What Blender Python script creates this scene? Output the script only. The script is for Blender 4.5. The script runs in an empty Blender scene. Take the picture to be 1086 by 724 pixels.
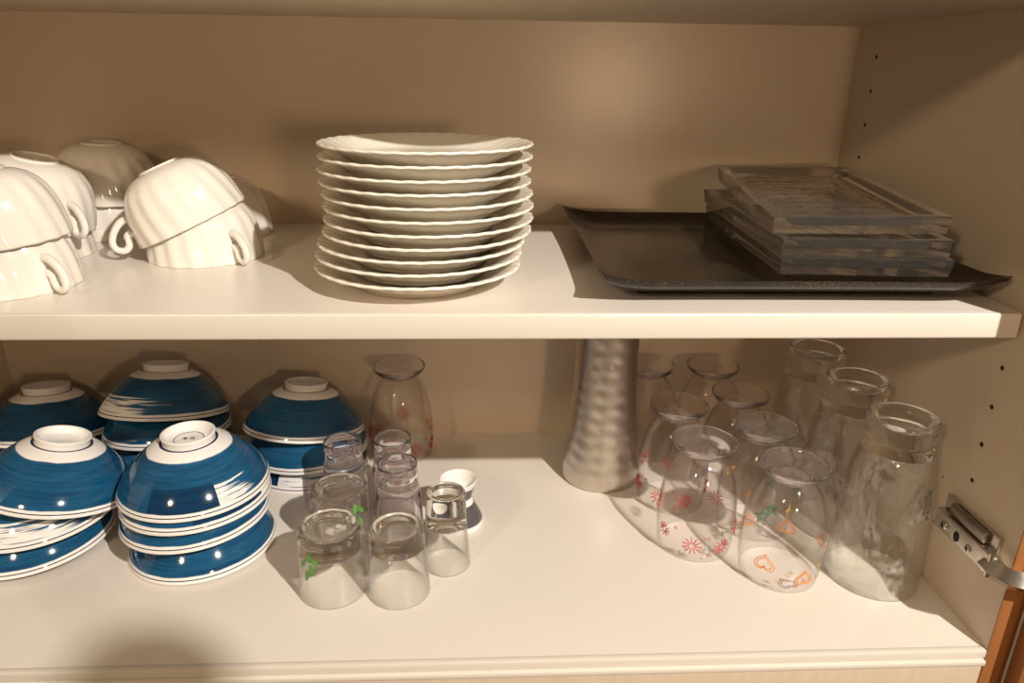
import bpy, bmesh, math, random
from mathutils import Vector, Matrix

# ------------------------------------------------------------------ camera
PI = math.pi
FPX, PITCH, YAW, ROLL, CAMD, CAMH = 773.53, .3561, .0507, .0151, .7918, .4135
sc = bpy.context.scene
col = sc.collection
cd = bpy.data.cameras.new('camera'); cam = bpy.data.objects.new('camera', cd); col.objects.link(cam)
cd.sensor_fit = 'HORIZONTAL'; cd.sensor_width = 36.0; cd.lens = 36.0 * FPX / 1086.0
cd.clip_start = 0.01
_fw = Vector((math.sin(YAW)*math.cos(PITCH), math.cos(YAW)*math.cos(PITCH), -math.sin(PITCH)))
_r = Vector((math.cos(YAW), -math.sin(YAW), 0)); _u = _r.cross(_fw)
_r2 = _r*math.cos(ROLL) + _u*math.sin(ROLL); _u2 = _u*math.cos(ROLL) - _r*math.sin(ROLL)
_m = Matrix((_r2, _u2, -_fw)).transposed().to_4x4(); _m.translation = Vector((0, -CAMD, CAMH))
cam.matrix_world = _m
sc.camera = cam

# ------------------------------------------------------------------ light, world, exposure
w = bpy.data.worlds.new('world'); sc.world = w; w.use_nodes = True
bg = w.node_tree.nodes['Background']
bg.inputs['Color'].default_value = (1.0, .66, .38, 1); bg.inputs['Strength'].default_value = .15

def area_light(name, loc, aim, size, watts, color):
    l = bpy.data.lights.new(name, 'AREA'); l.shape = 'DISK'; l.size = size; l.energy = watts; l.color = color
    o = bpy.data.objects.new(name, l); col.objects.link(o); o.location = loc
    o.rotation_euler = (Vector(aim) - Vector(loc)).to_track_quat('-Z', 'Y').to_euler()
    return o
area_light('kitchen_ceiling_lamp', (.74, -1.34, 1.21), (0, -.2, .15), .035, 38, (1, .915, .80))
area_light('kitchen_counter_lamp', (.40, -1.55, .37), (0, 0, .3), .10, 2.9, (1, .68, .41))

area_light('side_fill_light', (-.75, -1.45, .95), (.2, 0, .2), .16, 5.5, (1, .76, .50))  # unseen fill light added to brighten the right side panel

sc.view_settings.view_transform = 'Standard'; sc.view_settings.look = 'None'
sc.view_settings.exposure = 0.0; sc.view_settings.gamma = 1.0; sc.view_settings.use_curve_mapping = False
cy = sc.cycles
cy.use_denoising = True
cy.max_bounces = 24; cy.diffuse_bounces = 6; cy.glossy_bounces = 8
cy.transmission_bounces = 20; cy.transparent_max_bounces = 40
cy.caustics_reflective = True; cy.caustics_refractive = True
cy.sample_clamp_indirect = 4.0; cy.blur_glossy = .3

# ------------------------------------------------------------------ measures (metres; back wall y=0, bottom shelf z=0)
XL, XR = -.532, .3914
S = .2555                 # top of the middle shelf
SY = -.3143               # its front edge
FY = -.3655               # front of the bottom shelf
ZT = .46                  # underside of the top shelf
random.seed(4)

# ------------------------------------------------------------------ material helpers
def mat(name):
    m = bpy.data.materials.new(name); m.use_nodes = True
    nt = m.node_tree; p = nt.nodes['Principled BSDF']
    return m, nt, p
def N(nt, t, **kw):
    n = nt.nodes.new(t)
    for k, v in kw.items():
        if k.startswith('i_'): n.inputs[k[2:]].default_value = v
        else: setattr(n, k, v)
    return n
def M(nt, op, a, b=None, c=None, clamp=False):
    n = nt.nodes.new('ShaderNodeMath'); n.operation = op; n.use_clamp = clamp
    for i, v in enumerate((a, b, c)):
        if v is None: continue
        if isinstance(v, (int, float)): n.inputs[i].default_value = v
        else: nt.links.new(v, n.inputs[i])
    return n.outputs[0]
def mixc(nt, f, a, b):
    n = nt.nodes.new('ShaderNodeMix'); n.data_type = 'RGBA'
    for k, v in ((0, f), (6, a), (7, b)):
        if isinstance(v, (int, float)): n.inputs[k].default_value = v
        elif isinstance(v, tuple): n.inputs[k].default_value = (*v, 1) if len(v) == 3 else v
        else: nt.links.new(v, n.inputs[k])
    return n.outputs[2]
def coords(nt, scale=(1, 1, 1)):
    t = nt.nodes.new('ShaderNodeTexCoord'); mp = nt.nodes.new('ShaderNodeMapping')
    mp.inputs['Scale'].default_value = scale
    nt.links.new(t.outputs['Object'], mp.inputs['Vector']); return mp.outputs[0]
def noise(nt, vec, scale, detail=3, rough=.5):
    n = N(nt, 'ShaderNodeTexNoise', i_Scale=scale, i_Detail=detail, i_Roughness=rough)
    nt.links.new(vec, n.inputs['Vector']); return n.outputs['Fac']
def bump(nt, h, strength, dist, p):
    b = N(nt, 'ShaderNodeBump', i_Strength=strength, i_Distance=dist)
    nt.links.new(h, b.inputs['Height']); nt.links.new(b.outputs[0], p.inputs['Normal'])

def simple(name, c, rough=.4, metal=0, var=.06, scale=60, coat=0, bumpd=0, bscale=200):
    m, nt, p = mat(name)
    v = coords(nt); f = noise(nt, v, scale)
    c2 = tuple(max(0, x*(1-var)) for x in c)
    nt.links.new(mixc(nt, f, c2, c), p.inputs['Base Color'])
    p.inputs['Roughness'].default_value = rough; p.inputs['Metallic'].default_value = metal
    p.inputs['Coat Weight'].default_value = coat
    if bumpd: bump(nt, noise(nt, v, bscale), .5, bumpd, p)
    return m
laminate = simple('shaded_cream_laminate', (.63, .53, .41), .28, var=.03, scale=14, bumpd=.00006, bscale=700)  # walls: same laminate as the shelves, brown shade put into the colour
laminate_floor = simple('cream_shelf_laminate', (.74, .69, .63), .30, var=.03, scale=10, bumpd=.00004, bscale=500)
edge_white = simple('white_edge_strip', (.66, .62, .56), .3, var=.03)
porcelain = simple('warm_white_porcelain', (.74, .71, .66), .10, var=.02, scale=30)
plate_white = simple('ivory_porcelain', (.82, .78, .70), .10, var=.02, scale=30)
chrome = simple('brushed_nickel', (.62, .58, .52), .26, metal=1, var=.06, scale=300)
dark_metal = simple('dark_nickel', (.30, .27, .23), .32, metal=1, var=.1, scale=200)
black = simple('black_recess', (.008, .007, .006), .7, var=.2)
beige_plastic = simple('beige_plastic', (.68, .60, .48), .4)
grout = simple('navy_ink', (.012, .02, .06), .2)
print_red = simple('red_print', (.60, .035, .03), .4)
print_orange = simple('orange_print', (.80, .26, .03), .4)
print_green = simple('green_print', (.01, .16, .07), .4)
print_leaf = simple('leaf_green_print', (.10, .30, .05), .4)
print_yellow = simple('ochre_print', (.60, .36, .07), .4)
print_violet = simple('violet_print', (.10, .06, .10), .4)
print_brown = simple('brown_print', (.09, .05, .03), .4)
grey_glaze = simple('grey_glaze', (.10, .10, .105), .2, var=.2, scale=120)

def ridged():
    m, nt, p = mat('ridged_cream_laminate')
    v = coords(nt, (0, 1, 0))
    wv = N(nt, 'ShaderNodeTexWave', wave_type='BANDS', bands_direction='Y', i_Scale=38.0, i_Distortion=0.0)
    nt.links.new(v, wv.inputs['Vector'])
    p.inputs['Base Color'].default_value = (.60, .51, .40, 1); p.inputs['Roughness'].default_value = .4
    bump(nt, wv.outputs['Fac'], .35, .001, p); return m
ceil_mat = ridged()

def wood(name, c1, c2, axis):
    m, nt, p = mat(name)
    sc_ = [90, 90, 90]; sc_[axis] = 5
    v = coords(nt, tuple(sc_)); f = noise(nt, v, 1.6, 6, .65)
    nt.links.new(mixc(nt, f, c1, c2), p.inputs['Base Color']); p.inputs['Roughness'].default_value = .45
    bump(nt, f, .25, .0004, p); return m
wood_door = wood('orange_brown_wood', (.27, .10, .033), (.42, .18, .06), 2)
wood_pale = wood('pale_greyed_wood', (.45, .36, .27), (.62, .52, .42), 2)

def thin_clear(name, tint, base=.05, power=3.2, rough=.03, spec=(1, 1, 1), bumpd=0, bscale=(60, 60, 60), edge=.45, epow=5.0):
    """thin clear plastic: straight-through transmission plus edge reflection"""
    m = bpy.data.materials.new(name); m.use_nodes = True; nt = m.node_tree
    nt.nodes.remove(nt.nodes['Principled BSDF']); out = nt.nodes['Material Output']
    lw = N(nt, 'ShaderNodeLayerWeight'); lw.inputs['Blend'].default_value = .5
    bn = None
    if bumpd:
        bn = N(nt, 'ShaderNodeBump', i_Strength=1.0, i_Distance=bumpd)
        nt.links.new(noise(nt, coords(nt, bscale), 1.0, 2), bn.inputs['Height']); nt.links.new(bn.outputs[0], lw.inputs['Normal'])
    f = M(nt, 'ADD', M(nt, 'MULTIPLY', M(nt, 'POWER', lw.outputs['Facing'], power), .6), base, clamp=True)
    tr = N(nt, 'ShaderNodeBsdfTransparent')           # longer way through the wall at the silhouette
    nt.links.new(mixc(nt, M(nt, 'MULTIPLY', M(nt, 'POWER', lw.outputs['Facing'], epow), edge), tint, tuple(t*.25 for t in tint)), tr.inputs['Color'])
    gl = N(nt, 'ShaderNodeBsdfGlossy', i_Roughness=rough); gl.inputs['Color'].default_value = (*spec, 1)
    if bn: nt.links.new(bn.outputs[0], gl.inputs['Normal'])
    mx = N(nt, 'ShaderNodeMixShader')
    nt.links.new(f, mx.inputs[0]); nt.links.new(tr.outputs[0], mx.inputs[1]); nt.links.new(gl.outputs[0], mx.inputs[2])
    nt.links.new(mx.outputs[0], out.inputs['Surface'])
    return m
plastic_clear = thin_clear('clear_thin_plastic', (.988, .982, .980), .025, 4.0, .04)
glass_wall = thin_clear('thin_glass_wall', (.988, .988, .98), .025, 2.4, .02, (1, 1, 1), .0012, (60, 60, 30), .7, 3.0)
glass_wall_wavy = thin_clear('wavy_glass_wall', (.985, .985, .975), .03, 1.5, .03, (1, 1, 1), .0045, (85, 85, 45), .4, 2.2)

def glass(name, tint, bumpd=0, bscale=60, rough=0.0, straight=.0, milk=0.0):
    m = bpy.data.materials.new(name); m.use_nodes = True; nt = m.node_tree
    nt.nodes.remove(nt.nodes['Principled BSDF']); out = nt.nodes['Material Output']
    g = N(nt, 'ShaderNodeBsdfGlass', i_Roughness=rough, i_IOR=1.48); g.inputs['Color'].default_value = (*tint, 1)
    if bumpd:
        b = N(nt, 'ShaderNodeBump', i_Strength=.6, i_Distance=bumpd)
        nt.links.new(noise(nt, coords(nt), bscale, 2), b.inputs['Height']); nt.links.new(b.outputs[0], g.inputs['Normal'])
    tr = N(nt, 'ShaderNodeBsdfDiffuse' if milk else 'ShaderNodeBsdfTransparent'); tr.inputs['Color'].default_value = (.8, .8, .78, 1) if milk else (*tint, 1)
    mx = N(nt, 'ShaderNodeMixShader'); mx.inputs[0].default_value = milk or straight
    nt.links.new(g.outputs[0], mx.inputs[1]); nt.links.new(tr.outputs[0], mx.inputs[2])
    nt.links.new(mx.outputs[0], out.inputs['Surface'])
    return m
glass_clear = glass('clear_glass', (.985, .985, .975), straight=.0)
plastic_foot = glass('clear_violet_plastic', (.99, .975, .985), milk=.02)
glass_wavy = glass('wavy_clear_glass', (.985, .985, .975), .003, 55, straight=.0)
glass_plate = glass('pressed_glass', (.985, .985, .975), milk=.02)

def tray_glaze():
    m, nt, p = mat('black_bronze_glaze')
    v = coords(nt); f = noise(nt, v, 900, 2); g = noise(nt, v, 14, 3)
    k = M(nt, 'MULTIPLY', M(nt, 'SUBTRACT', f, .50, clamp=True), M(nt, 'MULTIPLY', M(nt, 'SUBTRACT', g, .30, clamp=True), 14.0), clamp=True)
    nt.links.new(mixc(nt, k, (.010, .008, .007), (.17, .11, .055)), p.inputs['Base Color'])
    p.inputs['Roughness'].default_value = .22; p.inputs['Specular IOR Level'].default_value = .35
    bump(nt, f, .06, .0001, p); return m
tray_mat = tray_glaze()

def steel():
    m, nt, p = mat('hammered_steel')
    v = coords(nt, (1, 1, 14)); f = noise(nt, v, 260, 3)
    p.inputs['Base Color'].default_value = (.60, .55, .50, 1); p.inputs['Metallic'].default_value = 1
    nt.links.new(M(nt, 'ADD', M(nt, 'MULTIPLY', f, .16), .24), p.inputs['Roughness'])
    bump(nt, f, .3, .0003, p); return m
steel_mat = steel()

BH = .0505               # bowl height
def bowl_paint(name, spread, dark0):
    """blue brushed bands on white glaze; the brush stroke starts dark at angle 0 and runs dry"""
    m, nt, p = mat(name)
    t = N(nt, 'ShaderNodeTexCoord'); s = N(nt, 'ShaderNodeSeparateXYZ'); nt.links.new(t.outputs['Object'], s.inputs[0])
    x, y, z = s.outputs
    th = M(nt, 'ARCTAN2', y, x)
    zh = M(nt, 'ADD', z, M(nt, 'MULTIPLY', M(nt, 'SUBTRACT', noise(nt, t.outputs['Object'], 40), .5), .002))
    cv = N(nt, 'ShaderNodeCombineXYZ'); nt.links.new(M(nt, 'MULTIPLY', th, .9), cv.inputs[0]); nt.links.new(M(nt, 'MULTIPLY', z, 420), cv.inputs[1])
    st = noise(nt, cv.outputs[0], 1.0, 3, .6)                    # long streaks round the bowl
    cv2 = N(nt, 'ShaderNodeCombineXYZ'); nt.links.new(M(nt, 'MULTIPLY', th, 2.0), cv2.inputs[0]); nt.links.new(M(nt, 'MULTIPLY', z, 1300), cv2.inputs[1])
    st2 = noise(nt, cv2.outputs[0], 1.0, 2, .6)
    def step(v, a, b):
        n = N(nt, 'ShaderNodeMapRange', interpolation_type='SMOOTHSTEP'); n.inputs[1].default_value = a; n.inputs[2].default_value = b
        nt.links.new(v, n.inputs[0]); return n.outputs[0]
    upper = M(nt, 'MULTIPLY', step(zh, .0210, .0216), M(nt, 'SUBTRACT', 1.0, step(zh, .0375, .0383)))
    lower = M(nt, 'MULTIPLY', step(zh, .0058, .0066), M(nt, 'SUBTRACT', 1.0, step(zh, .0228, .0236)))
    # dryness of the lower band: 1 just past the start edge (theta 0), 0 after `spread` radians
    dry = M(nt, 'MULTIPLY', step(th, -.004, .004), M(nt, 'SUBTRACT', 1.0, step(th, spread*.45, spread)))
    dry = M(nt, 'MULTIPLY', dry, M(nt, 'SUBTRACT', 1.0, M(nt, 'MULTIPLY', step(th, .05, spread), .55)))
    wet = step(M(nt, 'SUBTRACT', M(nt, 'ADD', M(nt, 'MULTIPLY', st, .75), M(nt, 'MULTIPLY', st2, .25)), M(nt, 'MULTIPLY', dry, .50)), .02, .10)
    wet = M(nt, 'MAXIMUM', wet, M(nt, 'LESS_THAN', dry, .02))
    blue = M(nt, 'MAXIMUM', upper, M(nt, 'MULTIPLY', lower, wet))
    dark = M(nt, 'MULTIPLY', M(nt, 'MULTIPLY', step(th, -dark0-.004, -dark0), M(nt, 'LESS_THAN', th, 0.0)), lower)
    line = M(nt, 'MAXIMUM', M(nt, 'COMPARE', z, .0035, .00042), M(nt, 'COMPARE', z, .0435, .0005))
    shade = M(nt, 'ADD', M(nt, 'MULTIPLY', M(nt, 'SUBTRACT', M(nt, 'ADD', M(nt, 'MULTIPLY', st, .7), M(nt, 'MULTIPLY', st2, .3)), .5), 1.8), .5, clamp=True)
    bl = mixc(nt, shade, (.002, .022, .065), (.015, .125, .27))
    bl = mixc(nt, M(nt, 'MULTIPLY', dark, .75), bl, (.002, .020, .060))
    c = mixc(nt, blue, (.80, .78, .76), bl)
    c = mixc(nt, line, c, (.006, .015, .06))
    nt.links.new(c, p.inputs['Base Color']); p.inputs['Roughness'].default_value = .09
    return m
bowl_a = bowl_paint('blue_brushed_glaze', 1.15, .95)
bowl_b = bowl_paint('blue_brushed_glaze_dry', 2.6, 1.1)
bowl_white = simple('bowl_white_glaze', (.80, .78, .76), .1, var=.02)

# ------------------------------------------------------------------ geometry helpers
def mesh(name, verts, faces, m, smooth=True, angle=None):
    me = bpy.data.meshes.new(name); me.from_pydata(verts, [], faces); me.validate()
    bm = bmesh.new(); bm.from_mesh(me); bmesh.ops.remove_doubles(bm, verts=bm.verts, dist=1e-6)
    bmesh.ops.recalc_face_normals(bm, faces=bm.faces); bm.to_mesh(me); bm.free()
    me.materials.append(m)
    if smooth:
        me.shade_smooth()
        if angle is not None:
            me.set_sharp_from_angle(angle=angle)
    return me
def add(name, me, parent=None, loc=(0, 0, 0), rot=(0, 0, 0)):
    o = bpy.data.objects.new(name, me); col.objects.link(o)
    o.parent = parent; o.location = loc; o.rotation_euler = rot
    return o
def thing(name, label, cat, loc=(0, 0, 0), rot=(0, 0, 0), group=None, me=None):
    if abs(loc[2]) < 1e-9 or abs(loc[2]-S) < 1e-9: loc = (loc[0], loc[1], loc[2]+.0003)
    o = add(name, me, None, loc, rot); o['label'] = label; o['category'] = cat
    if group: o['group'] = group
    return o
def struct(o, label, cat):
    o['kind'] = 'structure'; o['label'] = label; o['category'] = cat; return o
def lathe(prof, seg=64, mod=None, closed=False):
    """prof: list of (r, z); r==0 collapses. mod(r,z,theta,i)->(r,z)"""
    V, Fc = [], []
    n = len(prof)
    for i, (r, z) in enumerate(prof):
        for k in range(seg):
            t = 2*PI*k/seg
            rr, zz = mod(r, z, t, i) if mod else (r, z)
            V.append((rr*math.cos(t), rr*math.sin(t), zz))
    rng = range(n) if closed else range(n-1)
    for i in rng:
        j = (i+1) % n
        for k in range(seg):
            l = (k+1) % seg
            Fc.append((i*seg+k, i*seg+l, j*seg+l, j*seg+k))
    return V, Fc
def smooth_prof(pts, sub=5):
    """Catmull-Rom through (r,z) points"""
    out = []
    P = [pts[0]] + list(pts) + [pts[-1]]
    for i in range(1, len(P)-2):
        p0, p1, p2, p3 = P[i-1], P[i], P[i+1], P[i+2]
        for k in range(sub):
            t = k/sub
            out.append(tuple(.5*((2*p1[a]) + (-p0[a]+p2[a])*t + (2*p0[a]-5*p1[a]+4*p2[a]-p3[a])*t*t + (-p0[a]+3*p1[a]-3*p2[a]+p3[a])*t**3) for a in range(len(p1))))
    out.append(tuple(pts[-1]))
    return out
def tube(path, rad, seg=10, cap=True):
    path = [Vector(p) for p in path]; n = len(path)
    rads = rad if isinstance(rad, (list, tuple)) else [rad]*n
    V, Fc = [], []
    t0 = (path[1]-path[0]).normalized(); ref = Vector((0, 0, 1)) if abs(t0.z) < .9 else Vector((1, 0, 0))
    nrm = t0.cross(ref).normalized()
    for i in range(n):
        t = (path[min(i+1, n-1)] - path[max(i-1, 0)]).normalized()
        nrm = (nrm - t*nrm.dot(t)).normalized(); b = t.cross(nrm)
        for k in range(seg):
            a = 2*PI*k/seg
            V.append(tuple(path[i] + (nrm*math.cos(a) + b*math.sin(a))*rads[i]))
    for i in range(n-1):
        for k in range(seg):
            l = (k+1) % seg; Fc.append((i*seg+k, i*seg+l, (i+1)*seg+l, (i+1)*seg+k))
    if cap:
        Fc.append(tuple(range(seg-1, -1, -1))); Fc.append(tuple((n-1)*seg+k for k in range(seg)))
    return V, Fc
def merge(*parts):
    V, Fc = [], []
    for v, f in parts:
        o = len(V); V += v; Fc += [tuple(i+o for i in q) for q in f]
    return V, Fc
def boxme(name, lo, hi, m, bev=.001, seg=2):
    bm = bmesh.new(); bmesh.ops.create_cube(bm, size=1)
    for v in bm.verts:
        v.co = Vector([lo[a] + (v.co[a]+.5)*(hi[a]-lo[a]) for a in range(3)])
    if bev: bmesh.ops.bevel(bm, geom=bm.edges[:], offset=bev, segments=seg, affect='EDGES', profile=.5)
    me = bpy.data.meshes.new(name); bm.to_mesh(me); bm.free(); me.materials.append(m)
    if bev:
        me.shade_smooth(); me.set_sharp_from_angle(angle=.7)
    return me

# ------------------------------------------------------------------ the cabinet
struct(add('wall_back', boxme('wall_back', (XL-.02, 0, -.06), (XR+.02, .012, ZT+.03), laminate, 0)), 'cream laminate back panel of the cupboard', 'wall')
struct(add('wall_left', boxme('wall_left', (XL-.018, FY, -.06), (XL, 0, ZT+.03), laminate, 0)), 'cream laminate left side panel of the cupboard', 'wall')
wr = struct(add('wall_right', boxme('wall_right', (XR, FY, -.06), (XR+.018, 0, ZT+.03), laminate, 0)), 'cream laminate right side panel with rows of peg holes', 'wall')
struct(add('ceiling', boxme('ceiling', (XL, SY-.004, ZT), (XR, 0, ZT+.0185), ceil_mat, 0)), 'ridged underside of the shelf above', 'ceiling')
fl = struct(add('floor', boxme('floor', (XL, FY+.005, -.018), (XR, 0, 0), laminate_floor, 0)), 'cream laminate bottom shelf of the cupboard', 'floor')
add('front_edge_strip', boxme('front_edge_strip', (XL, FY-.001, -.0072), (XR, FY+.005, .0004), edge_white, .0012), fl)
struct(add('trim_1', boxme('trim_1', (XL, FY-.0040, -.0118), (XR-.001, FY+.0048, -.0074), edge_white, .0008)), 'thin cream lip under the bottom shelf', 'trim')
struct(add('trim_2', boxme('trim_2', (XL, FY-.0032, -.16), (XR-.003, FY+.0048, -.0120), wood_pale, .0006)), 'pale wood grain panel below the bottom shelf', 'trim')
add('edge_band', boxme('edge_band', (XR-.0002, FY-.0012, -.16), (XR+.0182, FY-.0001, ZT+.03), wood_door, .0003), wr)
hole = mesh('peg_hole', *lathe([(0, -.0003), (.0019, -.0003), (.0019, .003), (0, .003)], 14), black)
for yy, z0, n in ((-.0421, .4307, 4), (-.3057, .2102, 4), (-.0421, .2102, 5), (-.3057, .4307, 4)):
    for i in range(n):
        add('peg_hole', hole, wr, (XR, yy, z0-.032*i), (0, PI/2, 0))
screwhole = mesh('pilot_hole', *lathe([(0, -.0002), (.0009, -.0002), (.0009, .002), (0, .002)], 10), black)
for p in ((XR, -.275, .055), (XR, -.273, .098)):
    add('pilot_hole', screwhole, wr, p, (0, PI/2, 0))

sh = thing('shelf_board', 'cream middle shelf board with a rounded white front edge', 'shelf', (0, 0, 0))
add('board', boxme('board', (XL+.001, SY+.004, S-.0185), (XR-.002, -.001, S), laminate_floor, 0), sh)
add('front_edge', boxme('front_edge', (XL+.001, SY-.0005, S-.0187), (XR-.002, SY+.004, S+.0002), edge_white, .0017, 3), sh)

# ------------------------------------------------------------------ hinge and door
door = struct(add('door_1', boxme('door_1', (0, -.018, -.16), (.34, 0, ZT+.03), wood_door, .001), None, (XR+.0188, FY-.0022, 0), (0, 0, -.25)), 'orange brown wooden cupboard door standing open', 'door')
hg = thing('concealed_hinge', 'nickel concealed cupboard hinge screwed to the right side panel', 'hinge', (XR, -.322, .0725))
def hb(name, lo, hi, m, bev=.0008, rot=(0, 0, 0)): return add(name, boxme(name, lo, hi, m, bev), hg, (0, 0, 0), rot)
hb('mounting_plate', (-.004, -.030, -.011), (-.0001, .033, .0195), chrome)
body = hb('hinge_arm', (-.0115, -.035, -.0085), (-.004, .031, .0085), chrome, .0012)
hb('cover_cap', (-.0095, -.022, .0092), (-.0042, .021, .0190), dark_metal, .0018)
scr = mesh('screw', *lathe([(0, .0016), (.0016, .0018), (.0034, .0012), (.0040, 0), (.0040, -.003)], 20), chrome)
slotm = boxme('slot', (-.0024, -.0005, .0012), (.0024, .0005, .0022), black, 0)
for y, k in ((.0185, 1.0), (-.0125, .8)):
    s_ = add('screw', scr, hg, (-.0115, y, -.0015), (0, -PI/2, 0)); s_.scale = (k, k, 1)
    add('slot', slotm, s_, (0, 0, 0), (0, 0, .5)); add('slot', slotm, s_, (0, 0, 0), (0, 0, .5+PI/2))
oval = mesh('adjusting_slot', *lathe([(0, .0004), (.0036, .0004), (.0036, -.001), (0, -.001)], 20), black)
ov = add('adjusting_slot', oval, hg, (-.0115, .0030, -.0015), (0, -PI/2, 0)); ov.scale = (1.25, .85, 1)
arm = merge(tube([(-.0075, -.030, -.001), (-.0085, -.040, -.001), (-.005, -.050, -.001), (.006, -.0555, -.001), (.016, -.057, -.001), (.030, -.053, -.001)], .0085, 4))
am = mesh('swing_arm', *arm, chrome, True, .6)
add('swing_arm', am, hg)
add('hinge_pin', mesh('hinge_pin', *tube([(-.0100, -.0345, -.0100), (-.0100, -.0345, .0100)], .0022, 12), chrome, True, .6), hg)
bp = thing('door_bumper', 'small beige plastic bumper on the brown door by the hinge', 'bumper', (XR+.040, FY-.036, .050), (PI/2, 0, -.25))
add('bumper_disc', mesh('bumper_disc', *lathe([(0, .006), (.006, .0055), (.0095, .004), (.0105, .001), (.0105, -.004), (0, -.004)], 24), beige_plastic), bp)
add('bumper_cap', mesh('bumper_cap', *lathe([(0, .010), (.003, .0095), (.0048, .008), (.0052, .0056)], 20), beige_plastic), bp)

# ------------------------------------------------------------------ plates
def plate_mesh():
    out = [(.0, .0035), (.030, .0035), (.0440, .003), (.0465, 0), (.0495, 0), (.0515, .0022), (.058, .0055), (.067, .0100), (.0745, .0128), (.0790, .0142), (.0800, .0150)]
    inn = [(.0795, .0160), (.0780, .0162), (.073, .0150), (.066, .0122), (.058, .0085), (.050, .0062), (.030, .0058), (0, .0058)]
    pr = smooth_prof(out, 2)[:-1] + smooth_prof([out[-1]] + inn, 2)
    def mod(r, z, t, i):
        k = max(0, min(1, (r-.050)/.026))
        ph = 34*t + (r-.05)*190
        return r*(1 + .0022*k*k*math.cos(ph)), z + .00022*k*math.cos(ph)
    return mesh('plate', *lathe(pr, 208, mod), plate_white)
pm = plate_mesh()
cobs = [566, 567, 564, 567, 576, 581, 582, 578, 558, 551, 548]   # measured centres, top to bottom
ordn = ['topmost', 'second', 'third', 'fourth', 'fifth', 'sixth', 'seventh', 'eighth', 'ninth', 'tenth', 'bottom']
for i in range(11):
    dx = (cobs[i] - 566 - 1.9*i) / 3.29 / 1370
    z = S + .0004 + .0091*(10-i)
    lab = {0: 'topmost white fluted plate of the stack, its swirled inside showing', 10: 'bottom white fluted plate of the stack, standing on the shelf'}.get(i, ordn[i] + ' plate from the top in the stack of white fluted plates')
    o = thing('fluted_plate', lab, 'plate', (-.0405+dx+.003, -.2278+random.uniform(-.001, .001), z), (0, 0, random.uniform(0, 6)), 'stack of white fluted plates', pm)

# ------------------------------------------------------------------ teacups (built upside down, rim on z=0)
def cup_meshes():
    out = [(.0480, 0), (.0477, .006), (.0468, .016), (.0448, .028), (.0408, .0395), (.0340, .0490), (.0250, .0545), (.0185, .0562), (.0178, .0578), (.0162, .0580), (.0155, .0565), (.008, .0560), (0, .0560)]
    inn = [(0, .0536), (.012, .0533), (.0225, .0520), (.0318, .0470), (.0387, .0380), (.0428, .0272), (.0449, .0155), (.0460, .006), (.0468, .0004)]
    pr = smooth_prof(out, 3)[:-1] + smooth_prof(inn, 3) + [(.0480, 0)]
    def mod(r, z, t, i):
        k = max(0, min(1, (.049-z)/.012)) * (1 if r > .02 else 0)
        ph = 18*t + z*70
        return r*(1 + .014*k*math.cos(ph)), z
    CS = .93
    pr = [(r, z*CS) for r, z in pr]
    bm_ = mesh('cup_body', *lathe(pr, 144, mod), porcelain)
    path = [(.0420, 0, .0255), (.0490, 0, .0262), (.0555, 0, .0235), (.0615, 0, .0185), (.0650, 0, .0125), (.0640, 0, .0070), (.0595, 0, .0040), (.0550, 0, .0055), (.0525, 0, .0100), (.0515, 0, .0135), (.0465, 0, .0150)]
    pp = smooth_prof([(a, b, c) for a, b, c in path], 5)
    n = len(pp); rr = [.0034 - .0006*math.sin(PI*i/(n-1)) for i in range(n)]
    hm = mesh('handle', *tube(pp, rr, 12), porcelain)
    return bm_, hm
cup_b, cup_h = cup_meshes()
def cup(label, loc, hang, tilt=(0, 0), group='white fluted teacups'):
    """hang: handle azimuth; tilt: world tilt about x and y"""
    q = Matrix.Rotation(tilt[0], 4, 'X') @ Matrix.Rotation(tilt[1], 4, 'Y') @ Matrix.Rotation(hang, 4, 'Z')
    o = thing('teacup', label, 'teacup', loc, q.to_euler(), group)
    add('cup_body', cup_b, o); add('handle', cup_h, o)
    return o
D2 = math.radians
cup('upturned white teacup standing on the shelf front, curled handle towards the plates', (-.3520, -.2420, S), D2(-28))
cup('white teacup stacked upside down on the one at the far left shelf front', (-.3540, -.2415, S+.0330), D2(150), (0, D2(-6)))
cup('upturned white teacup on the shelf under a tilted cup, nearest the plates', (-.2390, -.1470, S), D2(-42))
cup('tilted white teacup stacked over the one nearest the plates, swirled ribs catching light', (-.2470, -.1470, S+.0290), D2(205), (D2(2), D2(-24)))
cup('upturned white teacup on the shelf, mostly hidden between the two front stacks', (-.3880, -.1465, S), D2(200))
cup('tilted white teacup with its handle looping across the front, behind the far left stack', (-.3830, -.1470, S+.0320), D2(-28), (D2(0), D2(14)))
cup('shadowed lower teacup against the back panel behind the left stacks', (-.3640, -.0500, S), D2(160))
cup('shadowed teacup on top of the rearmost stack, handle pointing right', (-.3630, -.0500, S+.0335), D2(10), (0, D2(3)))
cup('shadowed teacup behind the tilted cup, close to the back panel', (-.2560, -.0500, S), D2(150))

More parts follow.
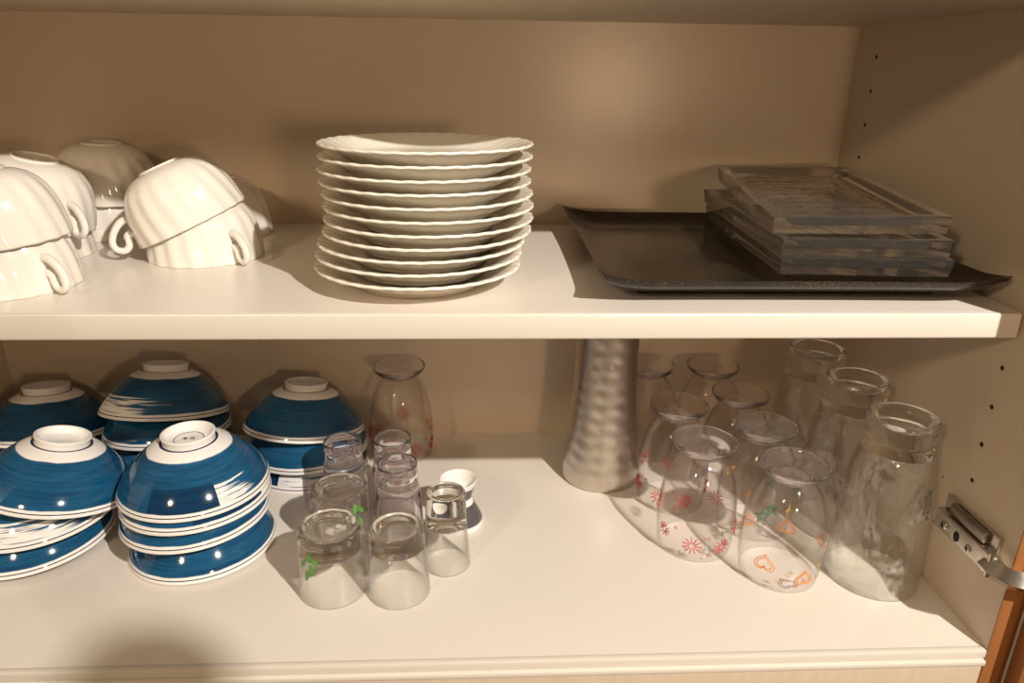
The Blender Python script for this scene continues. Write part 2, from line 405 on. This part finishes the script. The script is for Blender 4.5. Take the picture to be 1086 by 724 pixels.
# ------------------------------------------------------------------ black tray and glass plates
def tray_mesh():
    n = 44; W, L = .1475, .136
    def h(u, v):
        e = lambda a: max(0, (abs(a)-.76)/.24)
        return .0085 + .0110*max(e(u), e(v))**1.9 + .0050*(e(u)*e(v))**1.5
    V, Fc = [], []
    for s, off in ((0, 0), (1, -.0042)):
        for i in range(n+1):
            for j in range(n+1):
                u = -1+2*i/n; v = -1+2*j/n
                x = W*u*(1-.018*(1-v*v)*abs(u)); y = L*v*(1-.018*(1-u*u)*abs(v))
                V.append((x*(1-.012*s), y*(1-.012*s), h(u, v)+off))
    m_ = (n+1)**2
    idx = lambda s, i, j: s*m_ + i*(n+1) + j
    for i in range(n):
        for j in range(n):
            Fc.append((idx(0, i, j), idx(0, i+1, j), idx(0, i+1, j+1), idx(0, i, j+1)))
            Fc.append((idx(1, i, j), idx(1, i, j+1), idx(1, i+1, j+1), idx(1, i+1, j)))
    for k in range(n):
        for a, b in (((k, 0), (k+1, 0)), ((k+1, n), (k, n)), ((0, k+1), (0, k)), ((n, k), (n, k+1))):
            Fc.append((idx(0, *a), idx(1, *a), idx(1, *b), idx(0, *b)))
    return mesh('tray_dish', V, Fc, tray_mat, True, 1.2)
tr = thing('serving_tray', 'black bronze-glazed square tray with upturned corners on the middle shelf', 'tray', (.2370, -.1660, S), (0, 0, D2(-.5)))
add('tray_dish', tray_mesh(), tr)
for lo, hi in (((-.115, -.100, 0), (.115, -.088, .0046)), ((-.115, .088, 0), (.115, .100, .0046)), ((-.115, -.088, 0), (-.103, .088, .0046)), ((.103, -.088, 0), (.115, .088, .0046))):
    add('foot_rail', boxme('foot_rail', lo, hi, tray_mat, .001), tr)

def glass_plate_mesh():
    W, L, H, R = .065, .116, .0135, .0065
    CELL = .0215
    def axis(h):
        a = {-h, h, -h+.0008, h-.0008, -h+R, h-R}
        a |= {sg*(h-R-.012*k/6) for k in range(7) for sg in (-1, 1)}
        lim = h-R-.012
        k = 0
        while k*CELL < lim - .001:
            for sg in (-1, 1):
                a |= {round(sg*k*CELL+d, 6) for d in (-.0011, -.0005, .0005, .0011)}
                a |= {round(sg*(k+.5)*CELL, 6)} if (k+.5)*CELL < lim else set()
            k += 1
        return sorted(a)
    xs, ys = axis(W), axis(L)
    nx, ny = len(xs)-1, len(ys)-1
    def top(x, y):
        dx = W-abs(x); dy = L-abs(y); dd = min(dx, dy)
        if dd < R: return H - (.0006 if dd < .0007 else 0)
        t = min(1, (dd-R)/.012); z = H - .0082*(t*t*(3-2*t))
        if t >= .999:
            g = min(abs(x-CELL*round(x/CELL)), abs(y-CELL*round(y/CELL)))
            if g < .0007: z += .0007
        return z
    V, Fc = [], []
    for s in (0, 1):
        for i in range(nx+1):
            for j in range(ny+1):
                x = xs[i]; y = ys[j]
                k = 1 if s == 0 else .975
                V.append((x*k, y*k, top(x, y) if s == 0 else 0.0))
    m_ = (nx+1)*(ny+1); idx = lambda s, i, j: s*m_+i*(ny+1)+j
    for i in range(nx):
        for j in range(ny):
            Fc.append((idx(0, i, j), idx(0, i+1, j), idx(0, i+1, j+1), idx(0, i, j+1)))
            Fc.append((idx(1, i, j), idx(1, i, j+1), idx(1, i+1, j+1), idx(1, i+1, j)))
    for k in range(nx):
        Fc.append((idx(0, k, 0), idx(1, k, 0), idx(1, k+1, 0), idx(0, k+1, 0))); Fc.append((idx(0, k+1, ny), idx(1, k+1, ny), idx(1, k, ny), idx(0, k, ny)))
    for k in range(ny):
        Fc.append((idx(0, 0, k+1), idx(1, 0, k+1), idx(1, 0, k), idx(0, 0, k))); Fc.append((idx(0, nx, k), idx(1, nx, k), idx(1, nx, k+1), idx(0, nx, k+1)))
    return mesh('glass_plate', V, Fc, glass_plate, True, .5)
gm = glass_plate_mesh()
gz = S + .0162
for lab, loc, rot in (('bottom clear pressed-glass plate of the stack on the black tray', (.2975, -.1580, gz), (0, 0, D2(-3))),
                      ('middle clear pressed-glass plate of the stack on the black tray', (.2970, -.1530, gz+.0145), (D2(.5), 0, D2(-2))),
                      ('topmost clear pressed-glass plate with grid relief, askew on its stack', (.3030, -.1450, gz+.0335), (D2(2.2), D2(-1.6), D2(-7)))):
    thing('glass_plate', lab, 'plate', loc, rot, 'clear glass plates on the tray', gm)

# ------------------------------------------------------------------ blue and white bowls (upside down, rim on z=0)
BR = .0640
def bowl_meshes(paint):
    out = [(.0640, .0002), (.0637, .0022), (.0608, .0090), (.0560, .0165), (.0495, .0245), (.0415, .0325), (.0330, .0392), (.0265, .0424), (.0228, .0432)]
    inn = [(.020, .0400), (.030, .0365), (.0385, .0300), (.0465, .0222), (.0530, .0145), (.0580, .0075), (.0612, .0010), (.0622, 0)]
    pr = smooth_prof(out, 3)[:-1] + [out[-1], (.0, .0432), (.0, .0403)] + smooth_prof(inn, 3) + [(.0640, .0002)]
    b = mesh('bowl_body', *lathe(pr, 96), paint, True, 1.0)
    fp = [(.0222, .0425), (.0218, .0455), (.0226, .0488), (.0226, .0500), (.0216, .0505), (.0200, .0498), (.0185, .0462), (.0170, .0440), (.010, .0437), (0, .0437)]
    f = mesh('foot_ring', *lathe(smooth_prof(fp, 3), 64), bowl_white, True)
    return b, f
bma, fma = bowl_meshes(bowl_a)
bmb, _ = bowl_meshes(bowl_b)
linem = mesh('foot_line', *lathe([(.0120, .04385), (.0120, .0440), (.0126, .0440), (.0126, .04385)], 48, None, True), grout)
def bowl(label, loc, start, tilt=(0, 0), dry=False, mark=False):
    q = Matrix.Rotation(tilt[0], 4, 'X') @ Matrix.Rotation(tilt[1], 4, 'Y') @ Matrix.Rotation(start, 4, 'Z')
    o = thing('rice_bowl', label, 'bowl', loc, q.to_euler(), 'blue and white rice bowls')
    add('bowl_body', bmb if dry else bma, o); add('foot_ring', fma, o)
    if mark:
        add('foot_line', linem, o)
        mk = []
        random.seed(11)
        for a, b in (((-.005, .001), (-.001, .001)), ((-.005, -.001), (-.001, -.0012)), ((-.003, .002), (-.003, -.002)), ((-.0045, 0), (-.0015, 0)),
                     ((.0012, .0015), (.005, .0015)), ((.0012, -.0005), (.0055, -.0005)), ((.003, .002), (.0015, -.002)), ((.004, .0018), (.005, -.002))):
            mk.append(tube([(a[0], a[1], .0440), (b[0], b[1], .0440)], .00022, 5))
        k = add('maker_mark', mesh('maker_mark', *merge(*mk), grout), o); k.rotation_euler = (0, 0, -start)
    return o
# front centre stack of four
fx, fy = -.2540, -.2098
bowl('bottom bowl of the front stack of four, standing on the bottom shelf', (fx+.001, fy, .0012), D2(150), (0, D2(-1.0)))
bowl('third bowl from the top in the front stack of four', (fx-.002, fy, .0325), D2(170), (0, D2(-1.5)))
bowl('second bowl from the top in the front stack of four', (fx+.001, fy, .0505), D2(-10), (0, D2(-1)), True)
bowl('top bowl of the front stack of four, foot ring with navy mark showing', (fx+.001, fy, .0630), D2(-52), (0, D2(0)), False, True)
# front left stack of three
gx, gy = -.4010, -.2030
bowl('bottom bowl of the front left stack, plain blue band at floor level', (gx-.004, gy, .0038), D2(120), (D2(0), D2(-3)))
bowl('middle bowl of the front left stack, dark patch and broad white gap', (gx+.002, gy, .0310), D2(-95), (D2(0), D2(-1)), True)
bowl('top bowl of the front left stack, tipped to the right', (gx+.022, gy+.001, .0555), D2(-165), (D2(-9), D2(12)))
# back left stack
hx, hy = -.4640, -.0680
bowl('bottom bowl of the rear left stack, nearly hidden by the front bowls', (hx, hy, .0003), D2(-120), (0, 0), True)
bowl('middle bowl of the rear left stack', (hx+.003, hy, .0215), D2(100))
bowl('top bowl of the rear left stack, shadowed, with dry brush streaks', (hx+.004, hy+.002, .0425), D2(-145), (D2(-11), D2(0)))
# middle back stack
kx, ky = -.3310, -.0720
bowl('bottom bowl of the rear middle stack, a sliver of blue', (kx+.001, ky, .0003), D2(100))
bowl('third bowl from the top in the rear middle stack, bright blue', (kx, ky, .0225), D2(110))
bowl('second bowl from the top in the rear middle stack, in shadow', (kx-.001, ky, .0475), D2(120), (D2(-6), D2(-1)))
bowl('top bowl of the rear middle stack, lifted at the front with streaky paint', (kx-.001, ky+.001, .0685), D2(-150), (D2(-15), D2(2)), True)
# right back stack
rx, ry = -.1860, -.0680
bowl('bottom bowl of the rear stack by the small glasses, streaked white', (rx, ry, .0003), D2(-110), (0, 0), True)
bowl('middle bowl of the rear stack by the small glasses, deep blue', (rx, ry, .0225), D2(60), (0, 0))
bowl('top bowl of the rear stack by the small glasses, tilted with dark bands', (rx-.003, ry+.002, .0450), D2(80), (D2(-11), D2(4)))

# ------------------------------------------------------------------ goblets of clear plastic, upside down
GB = [(.0330, 0), (.0346, .010), (.0355, .022), (.0354, .036), (.0342, .052), (.0312, .068), (.0266, .081), (.0210, .0895), (.0172, .0935)]
def on_goblet(t, z):
    for i in range(len(GBs)-1):
        (r0, z0), (r1, z1) = GBs[i], GBs[i+1]
        if z0 <= z <= z1: return r0 + (r1-r0)*(z-z0)/max(1e-9, z1-z0)
    return GBs[-1][0]
GBs = smooth_prof(GB, 4)
def goblet_meshes():
    pr = GBs + [(r-.0011, z) for r, z in reversed(GBs)] + [GBs[0]]
    b = mesh('cup_body', *lathe(pr, 72), plastic_clear)
    fo = smooth_prof([(.0172, .0935), (.0188, .0955), (.0235, .0985), (.0272, .1020), (.0288, .1055), (.0288, .1068), (.0276, .1066), (.0258, .1036), (.0222, .1008), (.0168, .0988), (.0140, .0965), (.0132, .0948), (0, .0942)], 4)
    fo = [(0, .0922), (.0120, .0923), (.0158, .0928)] + fo
    f = mesh('foot', *lathe(fo, 72), plastic_foot)
    return b, f
gb_b, gb_f = goblet_meshes()
def lay(strokes, c, rad, surf, off=.0003):
    parts = []
    for s in strokes:
        P = []
        for a, z in s:
            r = surf(0, z) + off; t = c + a/ .036
            P.append((r*math.cos(t), r*math.sin(t), z))
        parts.append(tube(P, rad, 5))
    return merge(*parts)
def firework(cz, R):
    out = []
    for k in range(11):
        a = 2*PI*k/11
        out.append([(R*f*math.cos(a), cz+R*f*math.sin(a)) for f in (.28, .65, 1.0)])
    return out
def ringlet(cx, cz, R): return [[(cx+R*math.cos(2*PI*k/10), cz+R*math.sin(2*PI*k/10)) for k in range(11)]]
def heart(cz, R):
    o = []
    for s in (1.0, .72):
        o.append([(s*R*16*math.sin(t)**3/16, cz - s*R*(13*math.cos(t)-5*math.cos(2*t)-2*math.cos(3*t)-math.cos(4*t))/16) for t in [2*PI*k/28 for k in range(29)]])
    return o
def star(cz, R):
    o = []
    for s in (1.0, .6):
        o.append([(s*R*(1 if k % 2 == 0 else .45)*math.sin(PI*k/5), cz+s*R*(1 if k % 2 == 0 else .45)*math.cos(PI*k/5)) for k in range(11)])
    return o
def goblet(label, xy, motif=None, face=-PI/2, rotz=0):
    o = thing('plastic_goblet', label, 'goblet', (xy[0], xy[1], 0), (0, 0, rotz), 'upturned clear plastic goblets')
    add('cup_body', gb_b, o); add('foot', gb_f, o)
    def pr(name, strokes, c, m, rad=.00045): add(name, mesh(name, *lay(strokes, c, rad, on_goblet), m), o)
    if motif == 'firework':
        for k, (c, z, R) in enumerate(((-.35, .018, .0088), (.45, .016, .0080), (1.25, .024, .0080), (-1.15, .024, .0068), (2.3, .03, .008), (3.2, .02, .008), (4.1, .03, .008))):
            pr('firework_print', firework(z, R), face+c, print_red)
        for c, z in ((.05, .027), (.12, .008), (-.8, .032), (.8, .030)): pr('dot_print', ringlet(0, z, .0012), face+c, print_red, .0003)
    elif motif == 'heart':
        for c, z, R in ((-.75, .026, .0088), (.22, .016, .0085), (1.5, .03, .008), (2.6, .022, .008), (3.7, .03, .008)): pr('heart_print', heart(z, R), face+c, print_orange, .0004)
        for c, z in ((-.4, .012), (-.2, .020), (.62, .026), (.7, .012)): pr('dot_print', ringlet(0, z, .0016), face+c, print_yellow, .0003)
        pr('star_print', star(.038, .0065), face+PI-.1, print_green, .0004)
    elif motif == 'star':
        for c, z, m in ((-.15, .030, print_green), (-.55, .048, print_yellow), (.7, .03, print_yellow), (2.4, .03, print_green), (3.6, .04, print_yellow)): pr('star_print', star(z, .0075), face+c, m, .00045)
    return o
goblet('upturned clear plastic goblet with red firework prints, nearest the steel vase front', (.2025, -.2210), 'firework')
goblet('upturned clear plastic goblet with orange heart prints', (.2660, -.2640), 'heart')
goblet('clear goblet with red fireworks just behind the front firework goblet', (.1990, -.1460), 'firework', -PI/2-.25)
goblet('upturned clear goblet with green and yellow star prints behind the heart goblet', (.2685, -.1920), 'star')
goblet('plain clear goblet behind the star goblet', (.2700, -.1195), None)
goblet('rearmost clear goblet half hidden behind the steel vase', (.1925, -.0420), None)
goblet('rearmost clear goblet standing right of the vase against the back panel', (.2640, -.0450), None)
goblet('clear goblet with red fireworks alone at the back beside the blue bowls', (-.0865, -.0430), 'firework', -PI/2+.9)

# ------------------------------------------------------------------ tall tumblers of thick glass, upside down
TO = [(.0385, 0), (.0384, .004), (.0372, .030), (.0358, .060), (.0342, .085), (.0322, .105), (.0295, .120), (.0282, .1255)]
TI = [(.0270, .1255), (.0285, .1110), (.0312, .0880), (.0332, .060), (.0350, .030), (.0366, .004), (.0370, .0002)]
TB = [(0, .1262), (.0150, .1260), (.0270, .1258), (.0281, .1259), (.0268, .131), (.0262, .135), (.0268, .138), (.0274, .142), (.0277, .149), (.0270, .1535), (.0250, .1545), (.0225, .1535), (.0190, .1480), (.012, .1450), (0, .1440)]
def tmod(r, z, t, i):
    k = max(0, min(1, z/.02)) * max(0, min(1, (.124-z)/.02))
    return r*(1 + .012*k*(abs(math.cos(4.5*t))-.6)), z
tum_wall = mesh('glass_wall', *lathe(smooth_prof(TO, 4) + smooth_prof(TI, 4) + [TO[0]], 108, tmod), glass_wall_wavy)
tum_base = mesh('thick_base', *lathe(TB[:3] + smooth_prof(TB[3:], 3), 96), glass_clear, True, 1.0)
def tumsurf(t, z): return .0385 - .0045*z/.09
tl = [('tall thick glass tumbler upside down at the front beside the hinge', (.3470, -.2715)), ('tall glass tumbler upside down in the middle of the row by the right panel', (.3480, -.1935)), ('tall glass tumbler upside down at the back of the row by the right panel', (.3450, -.1155))]
for k, (lab, xy) in enumerate(tl):
    o = thing('glass_tumbler', lab, 'tumbler', (xy[0], xy[1], 0), (0, 0, .3*k), 'tall glass tumblers')
    add('glass_wall', tum_wall, o); add('thick_base', tum_base, o)
    if k == 0:
        for c, z0, L in ((-1.05, .098, .010), (-1.15, .080, .018), (-.95, .074, .010)):
            random.seed(int(c*100)+50)
            pts = [[(x/1000., z0 + random.uniform(-.0016, .0016) - x*.00025) for x in range(0, int(L*1000))]]
            mk = merge(*[tube([((tumsurf(0, z)-.002)*math.cos(c+a/.034), (tumsurf(0, z)-.002)*math.sin(c+a/.034), z) for a, z in pts[0]], .0003, 4)])
            add('script_print', mesh('script_print', *mk, print_brown), o)

# ------------------------------------------------------------------ small glasses
def small_glass(out, inn, base, seg=72, mod=None):
    wl = mesh('glass_wall', *lathe(smooth_prof(out, 4) + smooth_prof(inn, 4) + [out[0]], seg, mod), glass_wall)
    bs = mesh('thick_base', *lathe(base[:3] + smooth_prof(base[3:], 3), seg, mod), glass_clear, True, 1.0)
    return wl, bs
leafglass = small_glass([(.0285, 0), (.0283, .003), (.0272, .022), (.0263, .042)], [(.0245, .042), (.0256, .022), (.0268, .003), (.0272, .0002)],
    [(0, .0428), (.012, .0426), (.0230, .0424), (.0262, .0425), (.0262, .052), (.0260, .058), (.0245, .0612), (.0215, .0618), (.0185, .0600), (.0160, .0570), (.008, .0562), (0, .0561)], 96,
    lambda r, z, t, i: (r*(1+.012*max(0, min(1, (z-.006)/.02))*math.cos(12*t)), z))
plainglass = small_glass([(.0262, 0), (.0260, .003), (.0245, .025), (.0231, .045)], [(.0215, .045), (.0230, .025), (.0246, .003), (.0250, .0002)],
    [(0, .0458), (.010, .0456), (.0210, .0453), (.0230, .0455), (.0226, .054), (.0221, .0595), (.0208, .0622), (.0185, .0624), (.0160, .0600), (.0140, .0575), (.008, .0570), (0, .0569)])
slimglass = small_glass([(.0206, 0), (.0203, .003), (.0190, .025), (.0181, .042)], [(.0166, .042), (.0175, .025), (.0190, .003), (.0194, .0002)],
    [(0, .0470), (.008, .0462), (.0140, .0440), (.0180, .0425), (.0178, .050), (.0172, .066), (.0168, .071), (.0155, .0735), (.0120, .0730), (.009, .0705), (0, .0700)])
def shot(label, xy, rz, gl):
    o = thing('shot_glass', label, 'glass', (xy[0], xy[1], 0), (0, 0, rz), 'small upturned glasses')
    add('glass_wall', gl[0], o); add('thick_base', gl[1], o); return o
def plain_lathe(name, out, inn, m): return mesh(name, *lathe(smooth_prof(out, 3)[:-1] + [out[-1]] + smooth_prof(inn, 3) + [out[0]], 72), m)
slimcup = plain_lathe('plastic_cup', [(.0220, 0), (.0214, .020), (.0206, .045), (.0190, .056), (.0180, .060), (.0178, .078), (.0174, .080)],
                      [(.0168, .079), (.0170, .062), (.0004, .0605), (.0004, .0595), (.0172, .0585), (.0196, .045), (.0204, .020), (.0211, .0002)], plastic_foot)
def leaves(o, c0, surf, zlist):
    for c, z, rot, L in zlist:
        V, Fc = [], []
        n = 8
        for k in range(n+1):
            t = k/n; wdt = .0022*math.sin(PI*t)**.8 + .0001
            for s in (-1, 1):
                a = (t-.5)*L*math.sin(rot) + s*wdt*math.cos(rot); zz = z + (t-.5)*L*math.cos(rot) - s*wdt*math.sin(rot)
                r = surf(zz)+.0004; th = c0 + c + a/.027
                V.append((r*math.cos(th), r*math.sin(th), zz))
        Fc = [(2*k, 2*k+1, 2*k+3, 2*k+2) for k in range(n)]
        add('leaf_print', mesh('leaf_print', V, Fc, print_leaf), o)
ls = lambda z: .0288 - .00055*z/.01
g1 = shot('front thick shot glass with green leaf print, nearest the bowls', (-.1222, -.2775), 0, leafglass)
leaves(g1, -2.15, ls, [(0, .030, .2, .012), (.18, .036, -.4, .011), (-.15, .040, .5, .010), (.1, .047, .1, .010), (.3, .044, -.7, .009)])
g2 = shot('thick shot glass with green leaf print behind the front one', (-.1245, -.2180), .4, leafglass)
leaves(g2, -1.35, ls, [(0, .030, .2, .013), (.2, .038, -.4, .012), (-.2, .042, .5, .011), (.08, .050, .1, .011), (.3, .048, -.7, .010)])
shot('plain clear shot glass in the front row beside the leaf glass', (-.0665, -.2820), 0, plainglass)
shot('slim clear shot glass right of the group, before the grey banded cup', (-.0275, -.2470), 0, slimglass)
thing('plastic_cup', 'thin clear plastic cup at the back left of the small glasses', 'cup', (-.1290, -.1650, 0), (0, 0, 0), 'thin clear plastic cups', slimcup)
thing('plastic_cup', 'thin clear plastic cup at the back right of the small glasses', 'cup', (-.0820, -.1605, 0), (0, 0, 0), 'thin clear plastic cups', slimcup)
c3 = thing('plastic_cup', 'thin clear plastic cup with tiny dark lettering behind the plain shot glass', 'cup', (-.0725, -.2090, 0), (0, 0, 0), 'thin clear plastic cups', slimcup)
random.seed(7)
for row in range(2):
    st_ = []
    for k in range(7):
        c = -1.35 + .11*k; z = .056 - .0045*row + .0002*k; r = .0198
        for q in range(2):
            a0, a1 = c+random.uniform(-.03, .03), c+random.uniform(-.03, .03)
            z0, z1 = z+random.uniform(-.0012, .0012), z+random.uniform(-.0012, .0012)
            st_.append(tube([(r*math.cos(a0), r*math.sin(a0), z0), (r*math.cos(a1), r*math.sin(a1), z1)], .00022, 4))
    add('lettering', mesh('lettering', *merge(*st_), print_violet), c3)

# grey banded sake cup
sk = thing('sake_cup', 'white waisted sake cup with grey bands behind the slim shot glass', 'cup', (-.0185, -.1845, 0))
wp = smooth_prof([(.0235, 0), (.0234, .003), (.0215, .009), (.0165, .019), (.0128, .027), (.0130, .032), (.0155, .040), (.0178, .046), (.0180, .0475), (.0170, .0475), (.0150, .041), (.0112, .033), (0, .031)], 4)
zb = lambda a, b: [(r+.00015, z) for r, z in wp[:30] if a <= z <= b]
add('cup_body', mesh('cup_body', *lathe(wp, 56), bowl_white), sk)
add('grey_band', mesh('grey_band', *lathe(zb(.0045, .0235), 56), grey_glaze), sk)
add('grey_band', mesh('grey_band', *lathe(zb(.0295, .042), 56), grey_glaze), sk)

# ------------------------------------------------------------------ steel vase
va = thing('steel_vase', 'brushed steel vase with hammered rings on the bottom shelf', 'vase', (.1335, -.0970, 0))
vp = smooth_prof([(.0395, 0), (.0412, .0012), (.0418, .006), (.0412, .018), (.0388, .038), (.0360, .062), (.0340, .090), (.0325, .120), (.0318, .150), (.0322, .180), (.0340, .205), (.0360, .2180)], 12)
def vmod(r, z, t, i):
    k = max(0, min(1, (z-.008)/.012))
    return r + .00013*k*math.sin(2*PI*z/.0145 + .25*math.sin(5*t)) + .00012*k*math.sin(9*t + z*350), z
vin = [(r-.0012, z) for r, z in reversed(vp)]
add('vase_body', mesh('vase_body', *lathe(vp + vin, 96, vmod), steel_mat), va)
add('vase_base', mesh('vase_base', *lathe([(.0397, .0004), (.0397, .0016), (0, .0016), (0, .0004)], 64), steel_mat), va)

# ------------------------------------------------------------------ unseen knob added behind the viewpoint to cast the round floor shadow
pc = thing('shadow_blocker', 'added unseen knob that casts the round shadow at the front left', 'shadow blocker', (.302, -.910, .664))
add('knob', mesh('knob', *lathe(smooth_prof([(0, -.024), (.012, -.021), (.021, -.012), (.025, 0), (.021, .012), (.012, .021), (.003, .025), (0, .0255)], 4), 40), wood_door), pc)
add('cord', mesh('cord', *tube([(0, 0, .024), (0, 0, .5)], .0009, 8), beige_plastic), pc)
